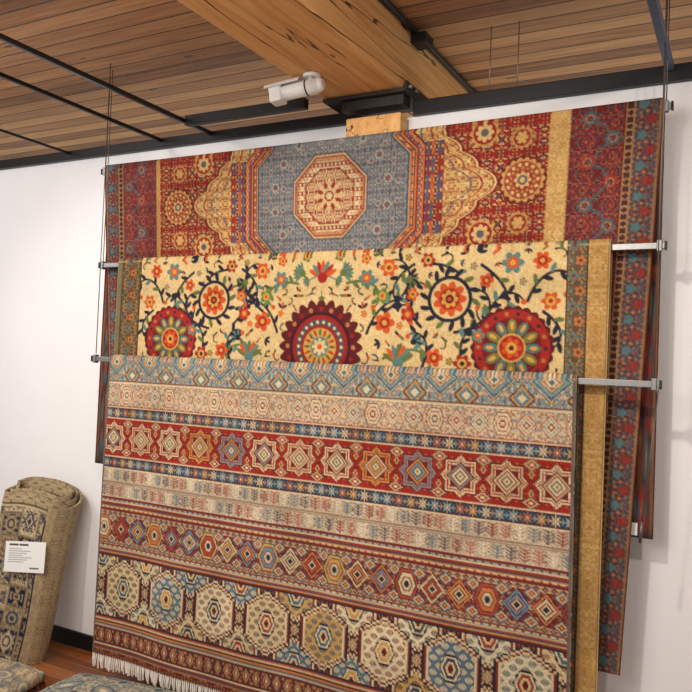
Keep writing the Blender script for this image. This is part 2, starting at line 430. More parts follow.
# ================================================================== RUG 2 (suzani)
def rug_suzani():
    W,H,g=2.35,1.80,.0042
    SAND=(218,188,132); NV=(32,36,54); OR=(202,84,38); GR=(96,110,62); TL=(88,126,118); MA=(90,26,34); RD=(160,40,36); GD=(210,158,74)
    c=Cv(W,H,g,SAND)
    c.orn(0,0,W,H,.0084,.5,.4,3,[None,(210,176,118),(224,196,144)],[.6,.2,.2])
    cx=1.185
    def leaf(x,y,l,w,ang,col): c.ell(x+math.cos(ang)*l/2,y+math.sin(ang)*l/2,l/2,w/2,col,ang)
    def sprig(x,y,ang,s=1,col=NV,col2=None):
        x2=x+math.cos(ang)*.05*s; y2=y+math.sin(ang)*.05*s
        c.stroke([(x,y),(x2,y2)],.004*s,col)
        for k,da in enumerate((-1.0,-.5,0,.5,1.0)):
            leaf(x2,y2,.04*s,.016*s,ang+da,col if k%2 else (col2 or col))
    def flower(x,y,r,co,ci,cc,n=6,rot=0):
        c.rose(x,y,r*.62,r,n,co,rot); c.disk(x,y,r*.5,ci); c.disk(x,y,r*.24,cc)
    def fan(x,y,ang,r,cols):
        for k,da in enumerate(np.linspace(-1.1,1.1,7)):
            leaf(x,y,r,r*.3,ang+da,cols[k%len(cols)])
        c.disk(x,y,r*.32,cols[-1])
    def curl(x,y,ang,L,turn,th,col,leaves=True,lc=None):
        pts=[];a=ang;n=26;st=L/n;px,py=x,y
        for k in range(n+1):
            pts.append((px,py)); px+=math.cos(a)*st; py+=math.sin(a)*st; a+=turn*(.2+2.2*(k/n)**1.3)/n
        c.stroke(pts,th,col,th*.6)
        if leaves:
            for k in range(3,n-4,3):
                dx=pts[k+1][0]-pts[k][0]; dy=pts[k+1][1]-pts[k][1]; t=math.atan2(dy,dx)
                sgn=1 if (k//3)%2 else -1
                leaf(pts[k][0],pts[k][1],.040,.018,t+sgn*.85,[lc or col,col,GR,col,TL,col][(k//3)%6])
            c.disk(pts[-1][0],pts[-1][1],.011,OR)
        return pts[-1]
    def half(s):
        X=lambda a: cx+s*a
        A=lambda a: a if s>0 else math.pi-a
        for (x,y,a,L,t,col) in ((.22,.33,-1.2,.34,3.2,NV),(.30,.24,-.6,.32,-3.0,NV),(.46,.30,-2.4,.26,3.0,NV),(.70,.06,.6,.40,4.2,NV),(.60,.32,-.2,.30,-3.4,NV),
             (.88,.2,-1.2,.30,3.8,NV),(.94,.24,.6,.20,3.0,NV),(.30,.43,-.5,.30,2.8,GR),(.42,.05,2.6,.24,-2.8,NV),(.12,.12,-.2,.24,2.8,GR),(.50,.05,.1,.24,2.9,NV),(.63,.43,-1.7,.20,2.6,NV),(.47,.46,-1.2,.2,-2.7,NV),(.72,.30,-1.4,.24,2.5,NV)):
            curl(X(x),y,A(a),L,t*s,.0066,col)
        c.disk(X(.575),.19,.102,SAND)
        for k in range(14):
            a=k*.4488; leaf(X(.575)+.088*math.cos(a),.19+.088*math.sin(a),.044,.020,a+.6*s,NV if k%4 else GR)
        c.ring(X(.575),.19,.077,.092,NV); c.disk(X(.575),.19,.077,SAND)
        c.rose(X(.575),.19,.048,.070,9,OR); c.disk(X(.575),.19,.042,RD); c.rose(X(.575),.19,.022,.036,7,GD); c.disk(X(.575),.19,.018,MA); c.disk(X(.575),.19,.008,OR)
        x0,y0=X(.825),.375
        c.rose(x0,y0,.150,.160,26,MA); c.disk(x0,y0,.144,RD)
        for k in range(18):
            a=k*math.pi/9; c.disk(x0+.128*math.cos(a),y0+.128*math.sin(a),.008,(186,110,62) if k%2 else (60,40,50))
        c.disk(x0,y0,.112,(108,30,34))
        for k in range(12):
            a=k*math.pi/6; c.ell(x0+.080*math.cos(a),y0+.080*math.sin(a),.030,.017,(116,118,64) if k%2 else (78,112,108),a)
            c.ell(x0+.084*math.cos(a),y0+.084*math.sin(a),.016,.007,GD,a)
        c.disk(x0,y0,.054,(206,156,78)); c.disk(x0,y0,.047,RD); c.rose(x0,y0,.024,.040,7,OR); c.disk(x0,y0,.020,GD); c.disk(x0,y0,.010,MA)
        flower(X(.30),.285,.046,OR,RD,GD,5); flower(X(.40),.25,.034,RD,OR,GD,5); flower(X(.285),.175,.034,(96,130,64),GD,OR,5)
        fan(X(.365),.445,-math.pi/2,.075,[GR,OR,TL]); fan(X(.43),.36,A(-.5),.04,[TL,NV])
        fan(X(.10),.075,A(-.3),.05,[TL,GR]); flower(X(.21),.10,.038,TL,OR,GD,6)
        flower(X(.31),.06,.040,OR,GD,RD,6); fan(X(.40),.11,A(.6),.045,[NV,GR])
        flower(X(.48),.035,.032,RD,GD,NV,6); flower(X(.72),.12,.030,OR,RD,GD,5)
        flower(X(.82),.055,.044,TL,OR,GD,6); flower(X(.93),.05,.036,OR,RD,GD,6); flower(X(.965),.20,.036,OR,GD,RD,6)
        flower(X(.695),.33,.028,TL,OR,GD,5); flower(X(.52),.42,.038,OR,RD,GD,5); flower(X(.635),.44,.038,RD,GD,NV,6); flower(X(.42),.17,.028,OR,GD,RD,5)
    half(1); half(-1)
    y0=.39
    c.rose(cx,y0,.178,.205,24,MA); c.disk(cx,y0,.178,MA); c.ring(cx,y0,.139,.147,(50,16,30))
    for k in range(20):
        a=k*math.pi/10; c.disk(cx+.161*math.cos(a),y0+.161*math.sin(a),.010,(140,34,34) if k%2 else (176,116,66))
    c.disk(cx,y0,.134,(146,36,34)); c.disk(cx,y0,.116,(60,80,92))
    for k in range(22):
        a=k*math.pi/11; c.disk(cx+.105*math.cos(a),y0+.105*math.sin(a),.007,SAND)
    c.disk(cx,y0,.094,(146,36,34)); c.disk(cx,y0,.080,(200,150,72))
    for k in range(16):
        a=k*math.pi/8; c.ell(cx+.062*math.cos(a),y0+.062*math.sin(a),.015,.006,(170,62,36) if k%2 else (80,100,72),a)
    c.disk(cx,y0,.044,TL); c.rose(cx,y0,.020,.038,8,SAND); c.disk(cx,y0,.012,OR)
    fan(cx,.095,-math.pi/2,.075,[OR,TL,RD]); sprig(cx,.15,math.pi/2,.5,GR,GR)
    for s in(-1,1): sprig(cx+s*.03,.09,math.pi/2-s*1.2,.8,TL,GR)
    bgm=lambda a: (a[...,0]>.5)&(a[...,1]>.36)&(a[...,2]>.10)
    r=np.random.default_rng(19); p=c.p
    for k in range(4200):
        a=r.random()*1.0; y=r.random()*.52; R=.028 if k<1600 else .018
        j0,j1=int((y-R)/p),int((y+R)/p); i0,i1=int((cx+a-R)/p),int((cx+a+R)/p)
        if j0<0: j0=0
        if i1>=c.a.shape[1] or j1<=j0: continue
        if not bgm(c.a[j0:j1,i0:i1]).all(): continue
        typ=r.integers(0,6); ang=r.random()*6.28; cols=[NV,OR,NV,GR,TL,OR]; co=cols[r.integers(0,6)]
        for s in(-1,1):
            X=cx+s*a; an=ang if s>0 else math.pi-ang
            if typ<2:
                for q in range(3): leaf(X,y,R*1.05,R*.46,an+(q-1)*.9*s,NV if q!=1 else co)
            elif typ==2: flower(X,y,R*.9,co if co!=NV else OR,GD,RD,5)
            elif typ==3: curl(X-math.cos(an)*R*.8,y-math.sin(an)*R*.8,an,R*2.4,3.0*s,.0042,NV,False); c.disk(X,y,R*.28,co)
            else:
                leaf(X,y,R*1.0,R*.45,an,co); leaf(X,y,R*1.0,R*.45,an+math.pi,NV); c.disk(X,y,R*.26,OR)
    r0=int(.40/p); top=c.a[:r0].copy(); r1=int(.56/p)
    rest=c.a.shape[0]-r1
    c.a[r1:]=np.concatenate([top[::-1],top,top[::-1],top,top[::-1]])[:rest]
    def vborder(x0,x1,bg,pal,probs,edge):
        c.rect(x0,0,x1,H,bg); w_=x1-x0
        c.orn(x0,0,x1,H,.006,w_,.11,44,pal,probs,ox=x0)
        m=(x0+x1)/2
        for i in range(int(H/.055)+1):
            c.rose(m+(.012 if i%2 else -.012),i*.055,.012,.02,5,(176,116,66) if i%2 else (96,116,104)); c.disk(m+(.012 if i%2 else -.012),i*.055,.007,(120,50,40))
        c.rect(x0,0,x0+.005,H,edge); c.rect(x1-.005,0,x1,H,edge)
    vborder(.03,.157,(98,72,50),[None,(150,120,72),(74,84,76),(150,84,52)],[.45,.25,.18,.12],(70,52,40))
    c.rect(0,0,.03,H,(120,112,84))
    vborder(2.202,2.278,(92,74,58),[None,(84,104,96),(160,124,74),(130,64,46)],[.4,.25,.22,.13],(64,50,42))
    c.rect(2.278,0,W,H,(184,142,84)); c.orn(2.278,0,W,H,.0063,.07,.9,12,[None,(170,126,70),(196,158,100)],[.4,.3,.3])
    c.rect(W-.005,0,W,H,(140,104,62))
    return c
c2=rug_suzani(); C2=c2.finish(noise=.13,abrash=.08,seed=8,gain=.88,fade=.03)
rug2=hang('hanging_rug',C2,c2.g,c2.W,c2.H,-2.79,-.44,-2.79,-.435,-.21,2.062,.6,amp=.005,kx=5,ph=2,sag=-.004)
tag(rug2,"cream wool rug with red roundels, navy vines and gold edge","rug")

# ================================================================== RUG 1 (octagon medallion)
def rug_octagon():
    W,H,g=2.706,2.02,.0042
    R1=(140,38,36); R2=(102,30,32); BL=(80,90,108); GO=(202,162,98); OR=(176,84,56)
    c=Cv(W,H,g,R1); cx=1.355; vy=.235
    c.orn(0,0,W,H,.005,.11,.11,51,[None,(190,142,82),R2,(80,74,86),(206,172,112)],[.46,.14,.24,.09,.07],ox=cx,oy=vy)
    X,Y=np.meshgrid(c.xs,c.ys); A=np.abs(X-cx); full=(slice(None),slice(None))
    PV=np.abs(((Y-vy)/.94+.5)%1-.5)*.94
    for s in(-1,1):
        for dv in(-.2,.2,.74,1.14):
            x=cx+s*.70; v=vy+dv
            c.rose(x,v,.050,.062,12,(192,146,84)); c.disk(x,v,.047,R1); c.rose(x,v,.026,.038,8,(204,170,110)); c.disk(x,v,.016,(94,86,92))
    lob=.022*np.abs(np.sin(PV*46))
    lim=.745-.95*PV**.92+lob
    c.put(full,(A<lim+.024)&(A>.40),(96,28,30)); c.put(full,(A<lim+.015)&(A>.40),(212,178,116)); c.put(full,(A<lim+.006)&(A>.40),(140,48,42))
    wedge=(A<lim)&(A>.40); c.put(full,wedge,GO)
    c.clip=wedge; c.orn(0,0,W,H,.005,.095,.095,61,[None,(156,66,50),(216,186,126),(120,112,98),(184,124,66)],[.42,.19,.17,.10,.12],ox=cx,oy=vy)
    c.put(full,(np.abs(A-(lim-.045))<.004),(146,48,42)); c.put(full,(np.abs(A-(lim-.09))<.004),(90,94,100)); c.clip=None
    bars=(A>.445)&(A<.535)&(PV<.19)
    c.put(full,bars,R1)
    k=np.floor((PV+.02)/.075).astype(int)%2
    for a0,a1,ca,cb in((.455,.472,BL,(104,62,84)),(.478,.494,(178,96,60),BL),(.500,.526,(78,84,108),(146,48,44))):
        mm=bars&(A>a0)&(A<a1)&((PV+.02)%.075>.006); c.put(full,mm&(k==0),ca); c.put(full,mm&(k==1),cb)
    c.clip=bars; c.orn(0,0,W,H,.005,.05,.045,8,[None,(196,152,92),R2],[.7,.15,.15],ox=cx); c.clip=None
    for j in(-1,0,1,2):
        vc=vy+j*.94
        def octm(r): return np.maximum(np.maximum(A,np.abs(Y-vc)),(A+np.abs(Y-vc))/1.40)<r
        for rr,cc in((.456,(96,34,36)),(.449,(194,98,58)),(.434,(70,82,104)),(.424,(146,42,38)),(.414,(196,146,88)),(.409,(104,40,42)),(.402,(190,92,56)),(.391,(110,42,42)),(.387,(190,146,92)),(.382,(70,84,100)),(.374,(120,126,126))): c.put(full,octm(rr),cc)
        c.clip=octm(.374)
        c.orn(0,0,W,H,.0045,.062,.062,71,[None,(86,100,116),(160,150,128),(130,76,70),(96,110,112),(70,84,100)],[.22,.28,.18,.10,.12,.10],ox=cx,oy=vy)
        for ring_r,cnt,s_ in((.335,24,.013),(.290,16,.022),(.245,16,.014)):
            for q in range(cnt):
                a=(q+.5)*2*math.pi/cnt; xx,yy=cx+ring_r*math.cos(a),vc+ring_r*math.sin(a)
                c.rose(xx,yy,s_*.7,s_,6,(166,156,134)); c.disk(xx,yy,s_*.6,(78,92,110)); c.disk(xx,yy,s_*.32,(146,68,58))
        c.clip=octm(.402)&~octm(.391); c.orn(0,0,W,H,.0045,.035,.035,5,[None,(206,164,102),(80,86,100)],[.5,.25,.25])
        c.clip=octm(.449)&~octm(.424); c.orn(0,0,W,H,.0045,.03,.03,15,[None,(196,152,96),(120,40,38)],[.64,.18,.18]); c.clip=None
        for rr,cc in((.190,(70,80,98)),(.184,(200,160,108)),(.177,(130,50,44)),(.171,(186,130,84)),(.156,(210,184,136)),(.124,(140,54,46)),(.117,(196,152,104))): c.put(full,octm(rr),cc)
        c.clip=octm(.171)&~octm(.124); c.orn(0,0,W,H,.0045,.04,.04,9,[None,(146,58,50),(104,104,104)],[.52,.3,.18],ox=cx,oy=vc)
        c.clip=octm(.117); c.orn(0,0,W,H,.0045,.046,.046,14,[None,(212,188,140),(146,52,46),(100,104,110)],[.3,.28,.32,.1],ox=cx,oy=vc); c.clip=None
        c.star(cx,vc,.045,.086,8,(206,176,124)); c.star(cx,vc,.038,.074,8,(146,50,44),.39); c.rose(cx,vc,.03,.048,8,(206,176,124)); c.disk(cx,vc,.024,(140,54,48)); c.rose(cx,vc,.01,.018,6,(212,188,140))
    for s in(-1,1):
        for vv in(vy,vy+.94):
            x=cx+s*.86
            c.disk(x,vv,.094,R2); c.rose(x,vv,.076,.088,18,(192,146,84)); c.disk(x,vv,.073,(146,66,50))
            for q in range(14):
                a=q*math.pi/7; c.disk(x+.060*math.cos(a),vv+.060*math.sin(a),.007,(204,170,110)); c.disk(x+.046*math.cos(a+.2),vv+.046*math.sin(a+.2),.005,(186,132,80))
            c.disk(x,vv,.038,R1); c.rose(x,vv,.022,.035,8,(200,166,106)); c.disk(x,vv,.02,(94,86,92)); c.disk(x,vv,.01,GO)
            for dy in(-.165,.165):
                c.rose(x-s*.01,vv+dy,.036,.048,12,(182,134,78)); c.disk(x-s*.01,vv+dy,.033,R1); c.rose(x-s*.01,vv+dy,.016,.026,6,(196,154,92))
    m=(A>.955)&(A<1.03)&(X>cx); c.put(full,m,(194,154,94)); c.clip=m; c.orn(0,0,W,H,.005,.08,.9,4,[None,(184,140,80),(204,168,108)],[.4,.3,.3]); c.clip=None
    m=(A>.975)&(A<1.0)&(X<cx); c.put(full,m,(180,136,80))
    for s in(-1,1):
        m=(A>(1.03 if s>0 else 1.0))&((X-cx)*s>0); c.put(full,m,(108,32,34))
        c.clip=m; c.orn(0,0,W,H,.005,.1,.12,83,[None,(66,78,86),(152,92,62),(140,44,42),(70,32,38)],[.40,.17,.13,.18,.12],ox=cx+s*1.14,oy=vy); c.clip=None
        for i in range(26):
            x=cx+s*(1.10+(.085 if i%2 else 0)); y=.03+i*.08
            c.rose(x,y,.020,.029,8,(76,96,102) if i%4<2 else (150,54,46)); c.disk(x,y,.016,(168,116,78)); c.rose(x,y,.007,.013,5,R2)
            xo=cx+s*(1.10+(0 if i%2 else .085))
            c.stroke([(x,y),((x+xo)/2+.012,y+.03),(xo,y+.08)],.0036,(72,92,98))
            c.stroke([(xo,y-.03),(xo+.02,y),(xo-.005,y+.03)],.0030,(152,66,54))
        for a0,a1,cc in((1.225,1.231,(156,118,78)),(1.231,1.252,(74,40,44)),(1.252,1.258,(156,118,78)),(1.258,1.338,(84,52,52)),(1.338,1.345,(146,108,74)),(1.345,1.37,(96,28,30))):
            c.put(full,(A>a0)&(A<=a1)&((X-cx)*s>0),cc)
        c.clip=(A>1.258)&(A<=1.338)&((X-cx)*s>0); c.orn(0,0,W,H,.005,.08,.11,29,[None,(66,90,96),(134,52,46),(156,118,80)],[.34,.34,.2,.12],ox=cx+s*1.298)
        for i in range(38):
            c.rose(cx+s*1.298+(.014 if i%2 else -.014),i*.055,.012,.019,5,(138,52,46) if i%2 else (84,110,112))
        c.clip=(A>1.231)&(A<=1.252)&((X-cx)*s>0); c.orn(0,0,W,H,.005,.022,.05,2,[None,(162,124,84)],[.65,.35],ox=cx+s*1.2415); c.clip=None
    return c
c1=rug_octagon(); C1=c1.finish(noise=.18,abrash=.05,seed=12,fade=.04,fc=(150,120,100),gain=.92,blotch=.14)
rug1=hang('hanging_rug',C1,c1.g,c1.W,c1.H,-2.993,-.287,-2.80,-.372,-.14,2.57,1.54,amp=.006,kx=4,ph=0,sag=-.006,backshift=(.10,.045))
tag(rug1,"red and gold wool rug with a grey-blue octagon medallion","rug")

# ================================================================== BARS, CABLES
CEIL=3.06
def hbar(xa,xb,y,z,label):
    b=box('hanging_bar',xa,xb,y-.007,y+.007,z-.012,z+.011,M_steel,None,.002)
    tag(b,label,"hanging bar",group="rug display bars")
    for x in(xa,xb):
        e=box('end_cap',-.004,.004,-.011,.011,-.015,.015,M_black,b,.002); e.location=(x-(xa+xb)/2,0,0)
    for x in(xa+.02,xb-.02):
        e=box('cable_clamp',-.009,.009,-.013,.013,-.019,.022,M_steel,b,.003); e.location=(x-(xa+xb)/2,0,0)
    return b
hbar(-3.03,-.262,-.14,2.560,"brushed aluminium bar holding the octagon medallion rug")
hbar(-2.94,-.262,-.21,2.053,"brushed aluminium bar holding the cream floral rug")
hbar(-2.884,-.258,-.28,1.576,"brushed aluminium bar holding the banded rug")
for (xa,xb,y,z) in((-3.01,-.282,-.14,2.561),(-2.92,-.282,-.21,2.053),(-2.864,-.278,-.28,1.576)):
    for x in(xa,xb):
        c=tube('suspension_cable',(x,y,z+.022),(x,y,CEIL),.0022,M_cable,None,8)
        tag(c,"thin steel cable holding a rug bar from the ceiling","cable",group="rug bar suspension cables")
cord=tube('pull_cord',(-.262,-.30,1.56),(-.30,-.305,1.12),.0018,M_cable,None,8)
w_=tube('cord_weight',(-.30,-.305,1.12),(-.304,-.305,1.05),.005,M_cable,cord,12)
tag(cord,"thin grey pull cord with small weight hanging from the bar end","cord")
lb=box('rug_label',-.018,.018,-.002,.002,-.022,.022,M_white,rug1,0); lb.location=(-.352,-.131,1.06); lb["label"]="small white stitched label"

# ================================================================== ROOM
def struct(o): o["kind"]="structure"; return o
WT=2.69
struct(box('wall_north',-6.5,2.5,0,.12,0,WT,M_wall))
struct(box('floor',-6.5,2.5,-5,.12,-.1,0,M_floor))
struct(box('ceiling',-6.5,2.5,-5,2.2,CEIL,CEIL+.05,M_ceil))
struct(box('baseboard_north',-6.5,2.5,-.015,0,0,.08,M_black))
struct(box('trim_1',-6.5,-1.60,-.03,.12,WT,WT+.052,M_black,None,.004))
struct(box('trim_2',-1.31,2.5,-.03,.12,WT,WT+.062,M_black,None,.004))

beam=box('ceiling_beam',-1.70,-1.32,-4.6,2.0,2.775,CEIL,M_beam,None,.012)
tag(beam,"large orange-brown timber ceiling beam with cracks","beam")
post=box('wooden_post',-1.60,-1.335,-.098,-.022,0,2.685,M_beam,None,.006)
tag(post,"square timber post standing against the white wall beneath the beam","post")
br=box('saddle_bracket',-1.70,-1.30,-.14,.12,2.757,2.772,M_dark,None,.003)
tag(br,"black steel saddle bracket bolted beneath the timber beam end","bracket")
def child_box(nm,x0,x1,y0,y1,z0,z1,m,par,bv=.002):
    o=box(nm,x0,x1,y0,y1,z0,z1,m,par,bv); o.location=Vector(o.location)-par.location; return o
child_box('side_flange',-1.312,-1.302,-.12,.12,2.772,2.81,M_dark,br)
child_box('base_plate',-1.62,-1.32,-.11,-.035,2.715,2.757,M_dark,br)
for y in(-.09,-.03):
    o=tube('bolt',(-1.303,y,2.79),(-1.290,y,2.79),.010,M_steel,br,6,smooth=False); o.location=-br.location

def track(nm,x0,x1,y0,y1,z,label,mat=M_black,h=.026):
    b=box(nm,x0,x1,y0,y1,z,z+h,mat,None,.003); tag(b,label,"ceiling track"); return b
M_rail=simple('dark_grey_steel',(52,54,58),.35,.6)
track('ceiling_track',-2.748,-2.73,-4.6,-.031,2.720,"long black steel ceiling track running to the wall",h=.018)
track('ceiling_track',-2.422,-2.402,-4.6,-.031,2.720,"long dark steel ceiling track crossing a shorter track",M_rail,h=.020)
track('ceiling_track',-2.401,-1.73,-.24,-.205,2.706,"short black cross track between long track and beam",h=.046)
track('ceiling_track',-3.432,-3.418,-4.6,-.031,2.722,"thin dark steel ceiling track running to the wall",M_rail,h=.014)
track('ceiling_track',-.30,-.27,-4.6,-.031,2.726,"steel ceiling track with painted grey-blue reflection running to the wall",simple('blue_grey_reflection_steel',(84,102,128),.4,.3))  # blue-grey light reflecting off this track is painted into its base colour
for x,zt in((-2.739,2.738),(-2.412,2.740),(-3.425,2.736),(-.285,2.752)):
    o=tube('track_hanger_rod',(x,-3.2,zt),(x,-3.2,CEIL),.004,M_black,None,8); tag(o,"thin black rod fixing a track to the ceiling","hanger rod",group="track hanger rods")
for x in(-1.00,-.88):
    o=tube('hanger_rod',(x,.06,2.752),(x,.06,CEIL),.0022,M_steel,None,8); tag(o,"thin threaded rod between wall rail and plank ceiling","hanger rod")
cond=tube('conduit',(-1.30,-4.6,3.038),(-1.30,1.9,3.038),.012,M_black,None,12); tag(cond,"black electrical conduit running beside the timber beam","conduit")
jb=box('junction_box',-.035,.035,-.045,.045,-.022,.022,M_black,cond,.004); jb.location=(-1.283,-.02,3.012)

# security camera under the beam
cam_e=bpy.data.objects.new('security_camera',None); link(cam_e); cam_e.location=(-1.60,-.40,2.774)
tag(cam_e,"white bullet security camera mounted beneath the timber beam","security camera")
tube('mounting_base',(0,0,-.001),(0,0,-.016),.036,M_white,cam_e,24)
tube('mounting_arm',(0,0,-.016),(-.01,0,-.046),.014,M_white,cam_e,14)
p0=Vector((.035,.004,-.046)); p1=Vector((-.130,-.02,-.070))
tube('camera_housing',p0,p1,.031,M_white,cam_e,28)
d=(p1-p0).normalized()
hd=box('camera_head',-.028,.028,-.034,.034,-.036,.036,M_white,cam_e,.008)
hd.location=p1+d*.018; hd.rotation_mode='QUATERNION'; hd.rotation_quaternion=d.to_track_quat('X','Z')
tube('lens_window',p1+d*.046,p1+d*.050,.026,M_glass,cam_e,20)
tube('joint_band',p0+d*.05,p0+d*.056,.0325,M_black,cam_e,24)
tube('rear_cap',p0,p0-d*.018,.031,M_white,cam_e,24,r1=.02)
up=Vector((0,0,1)); sd=d.cross(up).normalized(); un=sd.cross(d).normalized()
vs=[];fs=[];N=14
for k,pp in enumerate((p0+d*.075,p1+d*.060)):
    for rr in(.047,.050):
        for i in range(N+1):
            t=math.pi*i/N*.7+math.pi*.15
            vs.append(pp+sd*math.cos(t)*rr+un*math.sin(t)*rr)
M1=N+1
for i in range(N):
    fs.append((M1+i,M1+i+1,3*M1+i+1,3*M1+i)); fs.append((i,2*M1+i,2*M1+i+1,i+1))
    fs.append((i,i+1,M1+i+1,M1+i)); fs.append((2*M1+i,3*M1+i,3*M1+i+1,2*M1+i+1))
fs.append((0,M1,3*M1,2*M1)); fs.append((N,2*M1+N,3*M1+N,M1+N))
mesh_obj('sun_hood',vs,fs,M_white,cam_e)

# ================================================================== FOLDED STANDING RUG
def pat(w,h,g,seed,pal,ps=.16,soft=False):
    c=Cv(w,h,g,pal[0]); r=np.random.default_rng(seed)
    c.orn(0,0,w,h,.006,ps,ps,seed,pal,[.40]+[.60/(len(pal)-1)]*(len(pal)-1))
    for i in range(int(w/ps)+1):
        for j in range(int(h/ps)+1):
            x=i*ps;y=j*ps; k=ps/.16
            x+=ps*.5*(j%2)
            a=.6 if i%2 else -.6
            c.ell(x,y,.060*k,.036*k,pal[3],a); c.ell(x,y,.054*k,.030*k,pal[0],a); c.ell(x,y,.040*k,.021*k,pal[2],a); c.ell(x,y,.022*k,.011*k,pal[1],a)
            pts=[(x+.085*k*math.cos(t),y+.06*k*math.sin(t*1.3)) for t in np.linspace(.5,4,14)]; c.stroke(pts,.0035,pal[4])
            c.rose(x+ps*.45,y+ps*.3,.010,.018,5,pal[3])
    return c
def panels(w,h,g,seed):
    """navy / beige rectangular panels with small inner motifs"""
    c=Cv(w,h,g,(40,46,64)); r=np.random.default_rng(seed)
    NVc=[(38,44,62),(48,56,76),(60,70,90)]; BG=[(192,170,130),(176,152,114),(204,184,146)]
    x=0;i=0
    while x<w:
        pw=.085+.03*r.random(); y=-.05*r.random(); j=0
        while y<h:
            ph=.10+.06*r.random(); dark=(i+j)%2==0
            f=NVc[r.integers(3)] if dark else BG[r.integers(3)]; m_=BG[r.integers(3)] if dark else NVc[r.integers(3)]
            c.rect(x,y,x+pw,y+ph,(150,128,94)); c.rect(x+.005,y+.005,x+pw-.005,y+ph-.005,f)
            c.orn(x+.008,y+.008,x+pw-.008,y+ph-.008,.006,pw-.016,ph-.016,int(r.integers(999)),[None,m_,(128,108,84),(110,60,50)],[.56,.28,.11,.05],ox=x+.008,oy=y+.008)
            if r.random()<.6: c.shape(x+pw/2,y+ph/2,pw*.32,ph*.32,[m_,(.7,f),(.4,m_)],'dia' if r.random()<.5 else 'oct',.005)
            y+=ph; j+=1
        x+=pw; i+=1
    return c
def bundle(name,base,yaw,lean_x,lean_y,w,dp,Ln,seed,turns,label):
    pts=[];lay=.022
    def stad(W_,D_,n=20):
        out=[];r_=D_/2;s_=max(.001,W_/2-r_)
        for k in range(n+1): a=-math.pi/2+math.pi*k/n; out.append((s_+r_*math.cos(a),r_*math.sin(a)))
        for k in range(n+1): a=math.pi/2+math.pi*k/n; out.append((-s_+r_*math.cos(a),r_*math.sin(a)))
        return out
    for t in range(turns):
        a=np.array(stad(w-2*lay*t,dp-2*lay*t)); b=np.array(stad(w-2*lay*(t+1),dp-2*lay*(t+1)))
        f=np.linspace(0,1,len(a))[:,None]; pts+=list(a*(1-f)+b*f)
    pts=np.array(pts)
    seg=np.hypot(*(pts[1:]-pts[:-1]).T); cum=np.r_[0,np.cumsum(seg)]; tot=cum[-1]
    g=.0055; n=int(tot/g); u=np.linspace(0,tot,n+1); px=np.interp(u,cum,pts[:,0]); py=np.interp(u,cum,pts[:,1])
    c=panels(tot,Ln,tot/n,seed)
    c.rect(0,0,tot,.06,(182,160,124)); c.orn(0,0,tot,.06,.006,.07,.06,6,[None,(198,178,142),(134,114,88)],[.55,.25,.2])
    c.rect(0,.06,tot,.07,(52,50,58)); c.rect(0,.07,tot,.08,(200,180,142))
    c.rect(0,0,dp*math.pi/2+.02,Ln,(180,156,118)); c.orn(0,0,dp*math.pi/2+.02,Ln,.006,.08,.08,15,[None,(196,174,136),(128,108,84)],[.55,.25,.2])
    c.rect(0,.08,.008,Ln,(50,50,60))
    C=c.finish(seed=seed,gain=.92)
    rows=[]
    turn=(u/tot*turns)
    for j in range(C.shape[0]):
        z=Ln*(1-j/(C.shape[0]-1)); q=z/Ln; rr=1+.012*math.sin(z*9)-.05*q
        round_top=-.05*q*q*(px/(w/2))**2
        rows.append(np.stack([px*rr+.008*math.sin(z*6)+.02*q*np.sin(py*22),py*rr+.008*np.sin(z*7+px*9),z+q*q*(.55*py+.016*turn+.008*np.sin(u*3.1))+round_top],-1))
    P=np.array(rows)
    o=grid_mesh(name,P,C[:, :P.shape[1]],M_rug,thick=.012)
    o.matrix_world=Matrix.Translation(base)@Matrix.Rotation(yaw,4,'Z')@Matrix.Rotation(lean_y,4,'X')@Matrix.Rotation(lean_x,4,'Y')
    tag(o,label,"folded rug")
    return o
b2=bundle('folded_rug',(-3.37,-.32,.014),.36,.14,-.12,.41,.18,.86,33,3,"navy and beige panelled wool rug rolled flat, leaning against the wall")
ct=Cv(.22,.155,.002,(240,239,236))
ct.rect(.02,.012,.07,.022,(60,60,60)); ct.rect(.075,.012,.125,.022,(60,60,60))
for i in range(7): ct.rect(.02,.036+i*.011,.02+.07+.07*((i*37%10)/10),.040+i*.011,(150,150,150))
ct.rect(.14,.130,.19,.138,(90,90,90))
Ct=ct.finish(noise=0,abrash=0,blotch=0)
P=np.zeros(Ct.shape); P[...,0]=np.linspace(-.11,.11,Ct.shape[1])[None,:]; P[...,2]=np.linspace(.077,-.077,Ct.shape[0])[:,None]
m_t,nt_,b_=newmat('paper'); a_=nt_.nodes.new('ShaderNodeAttribute'); a_.attribute_name='Col'; nt_.links.new(a_.outputs['Color'],b_.inputs['Base Color']); b_.inputs['Roughness'].default_value=.7
tg=grid_mesh('price_tag',P,Ct,m_t,b2,thick=.001); tg.location=(.04,-.114,.53); tg.rotation_euler=(0,-.17,0); tg["label"]="white printed paper tag"

